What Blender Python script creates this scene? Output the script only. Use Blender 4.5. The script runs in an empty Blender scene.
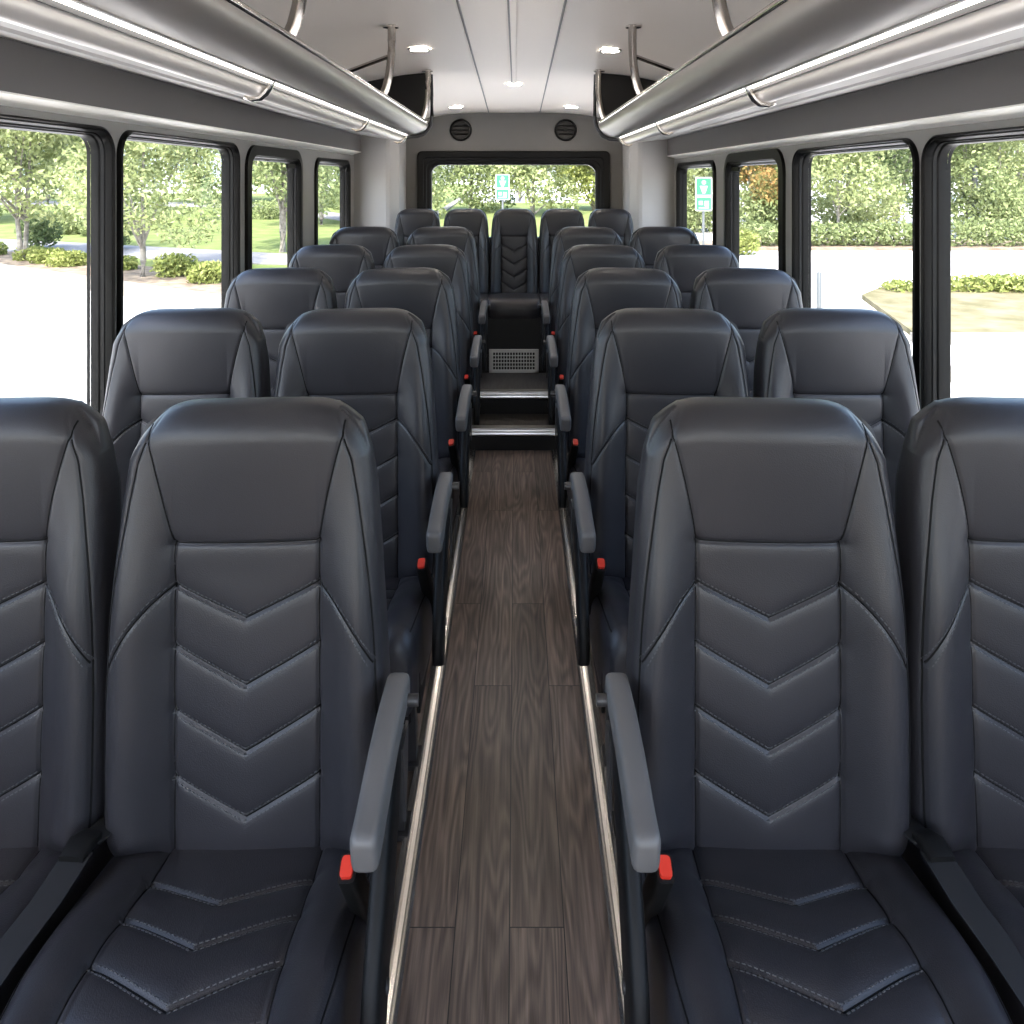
import bpy, math, random
import numpy as np
from mathutils import Vector, Matrix

random.seed(7)
rng = np.random.default_rng(11)
scn = bpy.context.scene
COL = scn.collection

# ------------------------------------------------------------------ helpers
def mat(name, color=(0.5, 0.5, 0.5), rough=0.5, metal=0.0, spec=0.5, emit=None, estr=0.0):
    m = bpy.data.materials.new(name)
    m.use_nodes = True
    b = m.node_tree.nodes['Principled BSDF']
    b.inputs['Base Color'].default_value = (*color, 1)
    b.inputs['Roughness'].default_value = rough
    b.inputs['Metallic'].default_value = metal
    b.inputs['Specular IOR Level'].default_value = spec
    if emit:
        b.inputs['Emission Color'].default_value = (*emit, 1)
        b.inputs['Emission Strength'].default_value = estr
    return m

def node(m, t, **kw):
    n = m.node_tree.nodes.new(t)
    for k, v in kw.items():
        setattr(n, k, v)
    return n

def link(m, a, b):
    m.node_tree.links.new(a, b)

def bsdf(m):
    return m.node_tree.nodes['Principled BSDF']

def noise_bump(m, scale, strength, dist, detail=3, kind='noise'):
    tc = node(m, 'ShaderNodeTexCoord')
    if kind == 'noise':
        t = node(m, 'ShaderNodeTexNoise'); t.inputs['Scale'].default_value = scale; t.inputs['Detail'].default_value = detail
        out = t.outputs[0]
    else:
        t = node(m, 'ShaderNodeTexVoronoi'); t.inputs['Scale'].default_value = scale
        out = t.outputs['Distance']
    link(m, tc.outputs['Object'], t.inputs['Vector'])
    bp = node(m, 'ShaderNodeBump'); bp.inputs['Strength'].default_value = strength; bp.inputs['Distance'].default_value = dist
    link(m, out, bp.inputs['Height'])
    link(m, bp.outputs[0], bsdf(m).inputs['Normal'])
    return tc

def noise_color(m, c1, c2, scale, detail=4, vec_scale=None, p0=0.35, p1=0.65):
    tc = node(m, 'ShaderNodeTexCoord')
    t = node(m, 'ShaderNodeTexNoise'); t.inputs['Scale'].default_value = scale; t.inputs['Detail'].default_value = detail
    src = tc.outputs['Object']
    if vec_scale:
        mp = node(m, 'ShaderNodeMapping'); mp.inputs['Scale'].default_value = vec_scale
        link(m, src, mp.inputs['Vector']); src = mp.outputs[0]
    link(m, src, t.inputs['Vector'])
    r = node(m, 'ShaderNodeValToRGB')
    r.color_ramp.elements[0].position = p0; r.color_ramp.elements[0].color = (*c1, 1)
    r.color_ramp.elements[1].position = p1; r.color_ramp.elements[1].color = (*c2, 1)
    link(m, t.outputs[0], r.inputs[0])
    link(m, r.outputs[0], bsdf(m).inputs['Base Color'])
    return m

class MB:
    """collects vertices and faces of one mesh"""
    def __init__(self):
        self.v = []; self.f = []
    def add(self, vs, fs):
        o = len(self.v)
        self.v.extend([tuple(map(float, p)) for p in vs])
        self.f.extend([tuple(o + int(i) for i in f) for f in fs])
        return self
    def box(self, x0, x1, y0, y1, z0, z1):
        vs = [(x, y, z) for x in (x0, x1) for y in (y0, y1) for z in (z0, z1)]
        fs = [(0, 1, 3, 2), (4, 6, 7, 5), (0, 4, 5, 1), (2, 3, 7, 6), (0, 2, 6, 4), (1, 5, 7, 3)]
        return self.add(vs, fs)
    def sweep(self, path, sec, n=12, ex=2.0, up=(0, 0, 1), caps=True):
        """path: points; sec: (half width, half height) or list of them; superellipse section"""
        P = [Vector(p) for p in path]
        N = len(P)
        if not isinstance(sec, list):
            sec = [sec] * N
        up = Vector(up)
        rings = []
        for i in range(N):
            t = (P[min(i + 1, N - 1)] - P[max(i - 1, 0)]).normalized()
            s = t.cross(up)
            if s.length < 1e-4:
                s = t.cross(Vector((1, 0, 0)))
            s.normalize(); u = s.cross(t).normalized()
            a, b = sec[i]
            ring = []
            for k in range(n):
                th = 2 * math.pi * (k + 0.5) / n
                c, q = math.cos(th), math.sin(th)
                cx = math.copysign(abs(c) ** (2 / ex), c) * a
                cy = math.copysign(abs(q) ** (2 / ex), q) * b
                ring.append(P[i] + s * cx + u * cy)
            rings.append(ring)
        vs = [p for r in rings for p in r]
        fs = []
        for i in range(N - 1):
            for k in range(n):
                k2 = (k + 1) % n
                fs.append((i * n + k, i * n + k2, (i + 1) * n + k2, (i + 1) * n + k))
        if caps:
            fs.append(tuple(range(n - 1, -1, -1)))
            fs.append(tuple((N - 1) * n + k for k in range(n)))
        return self.add(vs, fs)
    def tube(self, path, r, n=10, caps=True):
        return self.sweep(path, [(q, q) for q in r] if isinstance(r, list) else (r, r), n, 2.0, (0.013, 0.021, 1), caps)
    def prism(self, poly, axis, a0, a1):
        """poly: 2D outline; axis 'x' -> (y,z), 'y' -> (x,z), 'z' -> (x,y)"""
        n = len(poly)
        def P(p, a):
            return {'x': (a, p[0], p[1]), 'y': (p[0], a, p[1]), 'z': (p[0], p[1], a)}[axis]
        vs = [P(p, a0) for p in poly] + [P(p, a1) for p in poly]
        fs = [tuple(range(n - 1, -1, -1)), tuple(range(n, 2 * n))]
        for k in range(n):
            k2 = (k + 1) % n
            fs.append((k, k2, n + k2, n + k))
        return self.add(vs, fs)
    def loft(self, loops, closed=True):
        n = len(loops[0])
        vs = [p for l in loops for p in l]
        fs = []
        for i in range(len(loops) - 1):
            for k in range(n if closed else n - 1):
                k2 = (k + 1) % n
                fs.append((i * n + k, i * n + k2, (i + 1) * n + k2, (i + 1) * n + k))
        return self.add(vs, fs)
    def disc(self, c, r, h, n=24, axis='z'):
        ring = [(math.cos(2 * math.pi * k / n) * r, math.sin(2 * math.pi * k / n) * r) for k in range(n)]
        if axis == 'z':
            return self.prism([(c[0] + a, c[1] + b) for a, b in ring], 'z', c[2], c[2] + h)
        if axis == 'y':
            return self.prism([(c[0] + a, c[2] + b) for a, b in ring], 'y', c[1], c[1] + h)
        return self.prism([(c[1] + a, c[2] + b) for a, b in ring], 'x', c[0], c[0] + h)
    def build(self, name, m, parent=None, smooth=False, bevel=0.0, angle=40):
        me = bpy.data.meshes.new(name)
        me.from_pydata(self.v, [], self.f)
        me.materials.append(m)
        import bmesh
        bm = bmesh.new(); bm.from_mesh(me)
        bmesh.ops.recalc_face_normals(bm, faces=bm.faces)
        bm.to_mesh(me); bm.free()
        o = bpy.data.objects.new(name, me); COL.objects.link(o)
        if parent:
            o.parent = parent
        if smooth:
            me.shade_smooth()
            try:
                me.set_sharp_from_angle(angle=math.radians(angle))
            except Exception:
                pass
        if bevel:
            b = o.modifiers.new('bevel', 'BEVEL'); b.width = bevel; b.segments = 2; b.limit_method = 'ANGLE'
        return o

def empty(name, loc, label=None, cat=None, group=None):
    o = bpy.data.objects.new(name, None); COL.objects.link(o)
    o.location = loc; o.empty_display_size = 0.1
    if label: tag(o, label, cat, group)
    return o

def tag(o, label, cat, group=None):
    o['label'] = label; o['category'] = cat
    if group: o['group'] = group
    return o

def struct(o):
    o['kind'] = 'structure'
    return o

def copy_tree(o, parent=None):
    c = o.copy(); COL.objects.link(c)
    if parent is not None: c.parent = parent
    for ch in list(o.children):
        copy_tree(ch, c)
    return c

# ------------------------------------------------------------------ materials
M = {}
def leather(name, base, rough):
    m = mat(name, base, rough, 0, 0.40)
    noise_bump(m, 520, 0.35, 0.0006, kind='voronoi')
    return m
M['leather'] = leather('charcoal_leather', (0.0215, 0.0205, 0.0238), 0.40)
M['piping'] = mat('black_piping', (0.003, 0.003, 0.0032), 0.7, 0, 0.15)
M['thread'] = mat('dark_grey_thread', (0.055, 0.056, 0.060), 0.7)
M['arm'] = mat('grey_armrest_foam', (0.092, 0.087, 0.085), 0.48); noise_bump(M['arm'], 600, 0.2, 0.0005)
M['black'] = mat('black_plastic', (0.0065, 0.0063, 0.0062), 0.5, 0, 0.15)
M['dkmetal'] = mat('dark_steel', (0.05, 0.05, 0.052), 0.4, 0.6)
M['rubber'] = mat('black_window_rubber', (0.004, 0.004, 0.004), 0.42, 0, 0.16)
M['red'] = mat('red_button_plastic', (0.55, 0.026, 0.012), 0.35)
M['web'] = mat('black_webbing', (0.016, 0.016, 0.017), 0.6, 0, 0.3)
M['chrome'] = mat('polished_steel', (0.78, 0.75, 0.71), 0.16, 1.0)
M['alu'] = mat('brushed_aluminium', (0.62, 0.60, 0.57), 0.30, 1.0)
M['rack'] = mat('satin_warm_aluminium', (0.34, 0.315, 0.29), 0.36, 0.7)
M['soffit'] = mat('soffit_grey', (0.27, 0.255, 0.24), 0.5, 0.15)
M['tube'] = mat('pale_satin_tube', (0.62, 0.585, 0.55), 0.32, 0.45)
M['pole'] = mat('nickel_pole', (0.46, 0.425, 0.39), 0.2, 1.0)
M['rail'] = mat('pale_aluminium', (0.80, 0.77, 0.73), 0.22, 1.0)
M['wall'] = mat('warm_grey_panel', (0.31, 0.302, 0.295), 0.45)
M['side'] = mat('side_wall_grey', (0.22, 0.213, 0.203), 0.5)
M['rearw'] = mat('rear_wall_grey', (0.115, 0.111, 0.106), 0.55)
M['trimgrey'] = mat('grey_plastic_trim', (0.30, 0.295, 0.285), 0.45)
M['cream'] = mat('pale_panel', (0.88, 0.86, 0.79), 0.4)
M['ceil'] = mat('off_white_ceiling', (0.95, 0.87, 0.79), 0.45)
M['seam'] = mat('ceiling_seam_grey', (0.22, 0.21, 0.20), 0.5)
M['fabric'] = mat('charcoal_fabric', (0.15, 0.142, 0.136), 0.9, 0, 0.2); noise_bump(M['fabric'], 420, 0.5, 0.001)
M['darkpanel'] = mat('black_brown_panel', (0.011, 0.010, 0.0095), 0.5, 0, 0.3)
M['led'] = mat('led_diffuser', (0.9, 0.9, 0.9), 0.5, emit=(1.0, 0.95, 0.88), estr=2.2)
M['lamp'] = mat('downlight_lens', (0.9, 0.9, 0.9), 0.5, emit=(1.0, 0.90, 0.78), estr=60.0)
M['step'] = mat('dark_step_vinyl', (0.03, 0.027, 0.025), 0.45)
noise_color(M['step'], (0.018, 0.016, 0.015), (0.05, 0.045, 0.041), 5, 6, (20, 2, 2))
M['riser'] = mat('black_riser', (0.007, 0.0065, 0.0065), 0.5, 0, 0.3)
M['grille'] = mat('pale_grille_metal', (0.55, 0.54, 0.52), 0.45, 0.3)

# glass: clear pane with faint reflection
def glass():
    m = bpy.data.materials.new('clear_glass'); m.use_nodes = True
    nt = m.node_tree; nt.nodes.clear()
    out = nt.nodes.new('ShaderNodeOutputMaterial')
    tr = nt.nodes.new('ShaderNodeBsdfTransparent'); tr.inputs[0].default_value = (0.97, 0.98, 0.975, 1)
    gl = nt.nodes.new('ShaderNodeBsdfGlossy'); gl.inputs['Roughness'].default_value = 0.02
    lw = nt.nodes.new('ShaderNodeLayerWeight'); lw.inputs[0].default_value = 0.25
    fr = nt.nodes.new('ShaderNodeMath'); fr.operation = 'MULTIPLY'; fr.inputs[1].default_value = 0.10
    nt.links.new(lw.outputs['Facing'], fr.inputs[0])
    mx = nt.nodes.new('ShaderNodeMixShader')
    nt.links.new(fr.outputs[0], mx.inputs[0]); nt.links.new(tr.outputs[0], mx.inputs[1]); nt.links.new(gl.outputs[0], mx.inputs[2])
    nt.links.new(mx.outputs[0], out.inputs[0])
    return m
M['glass'] = glass()

# wood plank vinyl
def planks():
    m = mat('dark_oak_vinyl', (0.06, 0.05, 0.045), 0.38)
    tc = node(m, 'ShaderNodeTexCoord')
    mp = node(m, 'ShaderNodeMapping'); mp.inputs['Rotation'].default_value = (0, 0, math.pi / 2)
    link(m, tc.outputs['Object'], mp.inputs['Vector'])
    br = node(m, 'ShaderNodeTexBrick')
    br.inputs['Scale'].default_value = 1.0
    br.inputs['Brick Width'].default_value = 1.15; br.inputs['Row Height'].default_value = 0.11
    br.inputs['Mortar Size'].default_value = 0.0013; br.inputs['Mortar Smooth'].default_value = 0.2
    br.inputs['Bias'].default_value = 0.0
    br.offset = 0.37
    br.inputs['Color1'].default_value = (0.0, 0, 0, 1); br.inputs['Color2'].default_value = (1, 1, 1, 1)
    br.inputs['Mortar'].default_value = (0.5, 0.5, 0.5, 1)
    link(m, mp.outputs[0], br.inputs['Vector'])
    # grain coordinates, shifted per plank
    sep = node(m, 'ShaderNodeVectorMath', operation='MULTIPLY_ADD')
    link(m, br.outputs['Color'], sep.inputs[0]); sep.inputs[1].default_value = (3.1, 5.7, 9.0)
    link(m, tc.outputs['Object'], sep.inputs[2])
    g1 = node(m, 'ShaderNodeMapping'); g1.inputs['Scale'].default_value = (95, 3.2, 1)
    link(m, sep.outputs[0], g1.inputs['Vector'])
    n1 = node(m, 'ShaderNodeTexNoise'); n1.inputs['Scale'].default_value = 1.0; n1.inputs['Detail'].default_value = 5; n1.inputs['Roughness'].default_value = 0.65
    link(m, g1.outputs[0], n1.inputs['Vector'])
    g2 = node(m, 'ShaderNodeMapping'); g2.inputs['Scale'].default_value = (9, 0.9, 1)
    link(m, sep.outputs[0], g2.inputs['Vector'])
    n2 = node(m, 'ShaderNodeTexNoise'); n2.inputs['Scale'].default_value = 1.0; n2.inputs['Detail'].default_value = 2
    link(m, g2.outputs[0], n2.inputs['Vector'])
    wv = node(m, 'ShaderNodeMath', operation='MULTIPLY'); wv.inputs[1].default_value = 120.0
    link(m, n2.outputs[0], wv.inputs[0])
    sn = node(m, 'ShaderNodeMath', operation='SINE'); link(m, wv.outputs[0], sn.inputs[0])
    s2 = node(m, 'ShaderNodeMath', operation='MULTIPLY'); s2.inputs[1].default_value = 0.10; link(m, sn.outputs[0], s2.inputs[0])
    ad = node(m, 'ShaderNodeMath', operation='ADD'); link(m, n1.outputs[0], ad.inputs[0]); link(m, s2.outputs[0], ad.inputs[1])
    rp = node(m, 'ShaderNodeValToRGB')
    e = rp.color_ramp.elements
    e[0].position = 0.25; e[0].color = (0.052, 0.0375, 0.029, 1)
    e[1].position = 0.80; e[1].color = (0.270, 0.198, 0.155, 1)
    k = e.new(0.5); k.color = (0.132, 0.096, 0.075, 1)
    link(m, ad.outputs[0], rp.inputs[0])
    # plank to plank tone
    tone = node(m, 'ShaderNodeMapRange'); tone.inputs['To Min'].default_value = 0.78; tone.inputs['To Max'].default_value = 1.18
    link(m, br.outputs['Color'], tone.inputs['Value'])
    mul = node(m, 'ShaderNodeMix', data_type='RGBA', blend_type='MULTIPLY'); mul.inputs['Factor'].default_value = 1.0
    link(m, rp.outputs[0], mul.inputs['A']); link(m, tone.outputs[0], mul.inputs['B'])
    mx = node(m, 'ShaderNodeMix', data_type='RGBA')
    link(m, br.outputs['Fac'], mx.inputs['Factor']); link(m, mul.outputs['Result'], mx.inputs['A'])
    mx.inputs['B'].default_value = (0.008, 0.007, 0.006, 1)
    link(m, mx.outputs['Result'], bsdf(m).inputs['Base Color'])
    bp = node(m, 'ShaderNodeBump'); bp.inputs['Strength'].default_value = 0.25; bp.inputs['Distance'].default_value = 0.001
    link(m, ad.outputs[0], bp.inputs['Height']); link(m, bp.outputs[0], bsdf(m).inputs['Normal'])
    return m
M['wood'] = planks()

def leafmat(name, c1, c2, trans=0.35):
    m = bpy.data.materials.new(name); m.use_nodes = True
    nt = m.node_tree; nt.nodes.clear()
    out = nt.nodes.new('ShaderNodeOutputMaterial')
    geo = nt.nodes.new('ShaderNodeNewGeometry')
    r = nt.nodes.new('ShaderNodeValToRGB')
    r.color_ramp.elements[0].color = (*c1, 1); r.color_ramp.elements[1].color = (*c2, 1)
    nt.links.new(geo.outputs['Random Per Island'], r.inputs[0])
    d = nt.nodes.new('ShaderNodeBsdfDiffuse'); t = nt.nodes.new('ShaderNodeBsdfTranslucent')
    mx = nt.nodes.new('ShaderNodeMixShader'); mx.inputs[0].default_value = trans
    nt.links.new(r.outputs[0], d.inputs[0]); nt.links.new(r.outputs[0], t.inputs[0])
    nt.links.new(d.outputs[0], mx.inputs[1]); nt.links.new(t.outputs[0], mx.inputs[2])
    nt.links.new(mx.outputs[0], out.inputs[0])
    return m
M['leafA'] = leafmat('light_green_leaves', (0.175, 0.21, 0.08), (0.38, 0.41, 0.21))
M['leafB'] = leafmat('mid_green_leaves', (0.125, 0.16, 0.065), (0.3, 0.34, 0.165))
M['leafC'] = leafmat('dark_green_leaves', (0.07, 0.105, 0.045), (0.19, 0.23, 0.11))
M['leafO'] = leafmat('orange_leaves', (0.15, 0.18, 0.065), (0.38, 0.22, 0.09))
M['leafY'] = leafmat('yellow_green_leaves', (0.17, 0.205, 0.055), (0.32, 0.34, 0.125))
M['bark'] = mat('pale_grey_bark', (0.2, 0.18, 0.15), 0.9); noise_color(M['bark'], (0.13, 0.115, 0.095), (0.25, 0.23, 0.20), 12)
M['road'] = mat('pale_concrete_road', (0.60, 0.60, 0.60), 0.85); noise_color(M['road'], (0.52, 0.495, 0.46), (0.60, 0.575, 0.54), 0.8)
M['path'] = mat('pale_path_concrete', (0.20, 0.19, 0.187), 0.9)
M['kerb'] = mat('kerb_concrete', (0.19, 0.175, 0.15), 0.9)
M['lawn'] = mat('lawn_grass', (0.3, 0.4, 0.1), 0.95, 0, 0.1); noise_color(M['lawn'], (0.10, 0.13, 0.04), (0.15, 0.175, 0.065), 1.6, 6)
M['dry'] = mat('dry_grass', (0.6, 0.52, 0.3), 0.95, 0, 0.1); noise_color(M['dry'], (0.105, 0.095, 0.05), (0.185, 0.16, 0.10), 2.6, 8)
M['mulch'] = mat('brown_mulch', (0.3, 0.22, 0.15), 0.95); noise_color(M['mulch'], (0.11, 0.08, 0.055), (0.23, 0.18, 0.13), 5, 8)
M['signg'] = mat('green_sign_face', (0.012, 0.125, 0.062), 0.5)
M['signw'] = mat('white_sign_face', (0.27, 0.29, 0.275), 0.5)
M['post'] = mat('galvanised_post', (0.085, 0.092, 0.094), 0.5, 0.2)
M['facade'] = mat('pale_facade', (0.72, 0.76, 0.80), 0.6)
M['facadeg'] = mat('blue_grey_glazing', (0.38, 0.47, 0.54), 0.2)

# ------------------------------------------------------------------ seat shapes
REC = 0.06
WZ = np.array([0.40, 0.44, 0.47, 0.52, 0.60, 0.70, 0.80, 0.90, 1.00, 1.06, 1.10, 1.13, 1.15, 1.17])
WW = np.array([0.200, 0.211, 0.218, 0.2225, 0.2235, 0.2230, 0.2190, 0.2130, 0.2055, 0.1980, 0.1845, 0.1690, 0.1570, 0.147])
ZB = 0.42
def halfw(z): return np.interp(z, WZ, WW)
def ztop(u): return 1.147 - 0.004 * u**2 - 0.036 * np.abs(u)**8

def bez(p0, p1, p2, n=14):
    t = np.linspace(0, 1, n)[:, None]
    return ((1 - t)**2 * np.array(p0) + 2 * t * (1 - t) * np.array(p1) + t**2 * np.array(p2))

CHEV = [(.8614, .8089), (.7664, .7047), (.6662, .6028), (.5647, .5023)]
def back_lines():
    L = {}
    L['head'] = [np.array([(-.118, .928), (.118, .928)])]
    hs = bez((.118, .928), (.138, 1.03), (.159, 1.098))
    hs = np.vstack([hs, [(.1590, 1.115)]])
    L['hside'] = [hs, hs * np.array([-1, 1])]
    v = np.array([(.118, .928), (.1175, .7), (.115, .44)])
    L['vert'] = [v, v * np.array([-1, 1])]
    L['chev'] = [np.array([(-.117, a), (0, b), (.117, a)]) for a, b in CHEV]
    d = bez((.118, .860), (.170, .838), (.208, .752))
    L['diag'] = [d, d * np.array([-1, 1])]
    return L
BL = back_lines()

def seg_dist(x, y, poly):
    best = np.full(x.shape, 1e9)
    for (ax, ay), (bx, by) in zip(poly[:-1], poly[1:]):
        dx, dy = bx - ax, by - ay
        t = np.clip(((x - ax) * dx + (y - ay) * dy) / (dx * dx + dy * dy), 0, 1)
        best = np.minimum(best, np.hypot(x - ax - t * dx, y - ay - t * dy))
    return best

def roll(d, R):
    q = R - np.clip(d, 0, R)
    return R - np.sqrt(np.maximum(R * R - q * q, 0))

def sstep(a, b, t):
    t = np.clip((t - a) / (b - a), 0, 1); return t * t * (3 - 2 * t)

def edge_off(z): return .010 + .016 * sstep(.80, 1.12, z)

def back_depth(x, z):
    """how far the upholstery stands out in front of the back plane"""
    x = np.asarray(x, float); z = np.asarray(z, float)
    w = halfw(z); u = np.clip(x / w, -1, 1)
    ds = w - np.abs(x); dt = ztop(u) - z; db = z - ZB
    qs = np.clip(1 - ds / .028, 0, 1)**2; qt = np.clip(1 - dt / .055, 0, 1)**2
    R = (.028 * qs + .055 * qt) / np.maximum(qs + qt, 1e-9)
    D = -R * (1 - np.sqrt(1 - np.minimum(qs + qt, 1))) - roll(db, .03)
    D = np.maximum(D, -0.075)
    t = np.clip((np.abs(x) - .117) / np.maximum(w - .117, .02), 0, 1)
    low = 1 - sstep(.80, 1.10, z)
    D = D + (.020 * np.sin(np.pi * t) ** .85 + .024 * sstep(.05, .75, t)) * low * sstep(.42, .5, z)
    # headrest cushion bulge
    D = D + .026 * sstep(.87, 1.13, z) * np.clip(1 - (x / .22)**2, 0, 1)
    # softly hollow middle panel
    D = D + .004 * np.cos(np.clip(x / .118, -1, 1) * np.pi / 2) * low
    A = [('head', .0030, .0050), ('hside', .0030, .0022), ('vert', .0032, .0036), ('chev', .0034, .0052), ('diag', .0026, .0022)]
    for k, a, b in A:
        for p in BL[k]:
            d = seg_dist(x, z, p)
            D = D - a * np.exp(-(d / .0028)**2) - b * np.exp(-d / .010)
    # piped edge seam
    D = D - .003 * np.exp(-((ds - edge_off(z)) / .0025)**2) * sstep(.45, .5, z)
    return D

def back_pt(x, z, off=0.0):
    return (x, REC * (z - .47) - float(back_depth(x, z)) - off, z)

def resample(poly, step):
    poly = np.asarray(poly, float)
    seg = np.hypot(*np.diff(poly, axis=0).T); s = np.r_[0, np.cumsum(seg)]
    n = max(2, int(s[-1] / step) + 1)
    t = np.linspace(0, s[-1], n)
    return np.c_[np.interp(t, s, poly[:, 0]), np.interp(t, s, poly[:, 1])]

def make_grid_mesh(name, X, Y, Z, rings, m):
    NV, NU = X.shape
    verts = np.c_[X.ravel(), Y.ravel(), Z.ravel()]
    idx = np.arange(NV * NU).reshape(NV, NU)
    q = np.stack([idx[:-1, :-1], idx[:-1, 1:], idx[1:, 1:], idx[1:, :-1]], -1).reshape(-1, 4)
    border = np.r_[idx[0, :-1], idx[:-1, -1], idx[-1, :0:-1], idx[:0:-1, 0]]
    B = verts[border]
    nb = len(border)
    vs = [verts]; prev = border; start = len(verts); faces = [tuple(f) for f in q.tolist()]
    for fn in rings:
        R = fn(B); vs.append(R)
        cur = np.arange(start, start + nb); start += nb
        nx = np.roll(cur, -1); px = np.roll(prev, -1)
        faces += [tuple(f) for f in np.stack([px, prev, cur, nx], -1).tolist()]
        prev = cur
    faces.append(tuple(prev.tolist()[::-1]))
    allv = np.vstack(vs)
    me = bpy.data.meshes.new(name)
    me.from_pydata(allv.tolist(), [], faces)
    me.materials.append(m)
    me.shade_smooth()
    return me

def mk_back():
    NU, NV = 200, 320
    u = np.linspace(-1, 1, NU); v = np.linspace(0, 1, NV)
    u = np.sign(u) * (1 - (1 - np.abs(u))**1.15)          # a little denser at the edges
    U, V = np.meshgrid(u, v)
    V2 = 1 - (1 - V)**1.1
    Z = ZB + V2 * (ztop(U) - ZB)
    X = U * halfw(Z)
    D = back_depth(X, Z)
    Y = REC * (Z - .47) - D
    def ring(dy, s, dz):
        def f(B):
            R = B.copy(); R[:, 0] *= s; R[:, 2] = (B[:, 2] - .8) * dz + .8
            th = np.interp(B[:, 2], [.42, .6, 1.0, 1.12, 1.16], [.075, .085, .065, .035, .022])
            R[:, 1] = B[:, 1] + th * dy
            return R
        return f
    return make_grid_mesh('backrest', X, Y, Z, [ring(.3, 1.0, 1.0), ring(.7, .995, .997), ring(.93, .97, .985), ring(1.0, .93, .965)], M['leather'])

CUSH_CH = [(-.064, -.115), (-.141, -.200), (-.222, -.281), (-.298, -.345)]
YB0, YF = .05, -.365
def cush_w(y): return np.interp(y, [-.37, -.35, -.32, -.25, -.1, .05], [.190, .199, .206, .213, .2185, .2185])
CL = {'vert': [np.array([(s * .120, .05), (s * .124, -.1), (s * .131, -.37)]) for s in (1, -1)],
      'chev': [np.array([(-.125, a), (0, b), (.125, a)]) for a, b in CUSH_CH]}
def cush_h(x, y):
    x = np.asarray(x, float); y = np.asarray(y, float)
    w = cush_w(y); ds = w - np.abs(x); df = y - YF
    H = .457 + .052 * sstep(.02, -.26, y) - roll(ds, .03) - roll(df, .05)
    t = np.clip((np.abs(x) - .12) / (w - .12), 0, 1)
    H = H + .016 * np.sin(np.pi * t) ** .85 * sstep(.03, -.05, y)
    for k, a, b in (('vert', .003, .006), ('chev', .0032, .0062)):
        for p in CL[k]:
            d = seg_dist(x, y, p)
            H = H - a * np.exp(-(d / .0028)**2) - b * np.exp(-d / .013)
    H = H - .003 * np.exp(-((ds - .012) / .0025)**2) * sstep(YF + .02, YF + .06, y)
    return H

def mk_cushion():
    NU, NV = 180, 190
    U, V = np.meshgrid(np.linspace(-1, 1, NU), np.linspace(0, 1, NV))
    Y = YF + V * (YB0 - YF)
    X = U * cush_w(Y)
    Z = cush_h(X, Y)
    def ring(zz, s):
        def f(B):
            R = B.copy(); R[:, 0] *= s; R[:, 1] = (B[:, 1] + .16) * s - .16
            R[:, 2] = B[:, 2] * (1 - zz) + .345 * zz
            return R
        return f
    me = make_grid_mesh('cushion', X, Y, Z, [ring(.25, 1.0), ring(.8, 1.0), ring(.95, .99), ring(1.0, .96)], M['leather'])
    return me

def rounded_strip_mesh(name, polys, ptfn, r, m):
    mb = MB()
    for p in polys:
        mb.tube([ptfn(a, b) for a, b in resample(p, .006)], r, 6)
    return mb.build(name, m, smooth=True)

def stitch_mesh(name, polys, ptfn, m, offs=(.0055, -.0055), ln=.0042, gap=.0075, r=.0008):
    mb = MB()
    for p in polys:
        q = resample(p, gap)
        for i in range(len(q) - 1):
            d = q[i + 1] - q[i]; L = np.hypot(*d)
            if L < 1e-6: continue
            d = d / L; nrm = np.array([-d[1], d[0]])
            for o in offs:
                a = q[i] + nrm * o; b = a + d * ln
                mb.tube([ptfn(*a), ptfn(*b)], r, 4)
    return mb.build(name, m)

def edge_poly(s):
    zz = np.linspace(.47, 1.092, 60)
    return np.c_[s * (halfw(zz) - edge_off(zz)), zz]

BACK_ME = mk_back(); CUSH_ME = mk_cushion()
bp = lambda a, b: back_pt(a, b, -.0004)
bs = lambda a, b: back_pt(a, b, .0002)
cp = lambda a, b: (a, b, float(cush_h(a, b)) + .0002)

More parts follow.
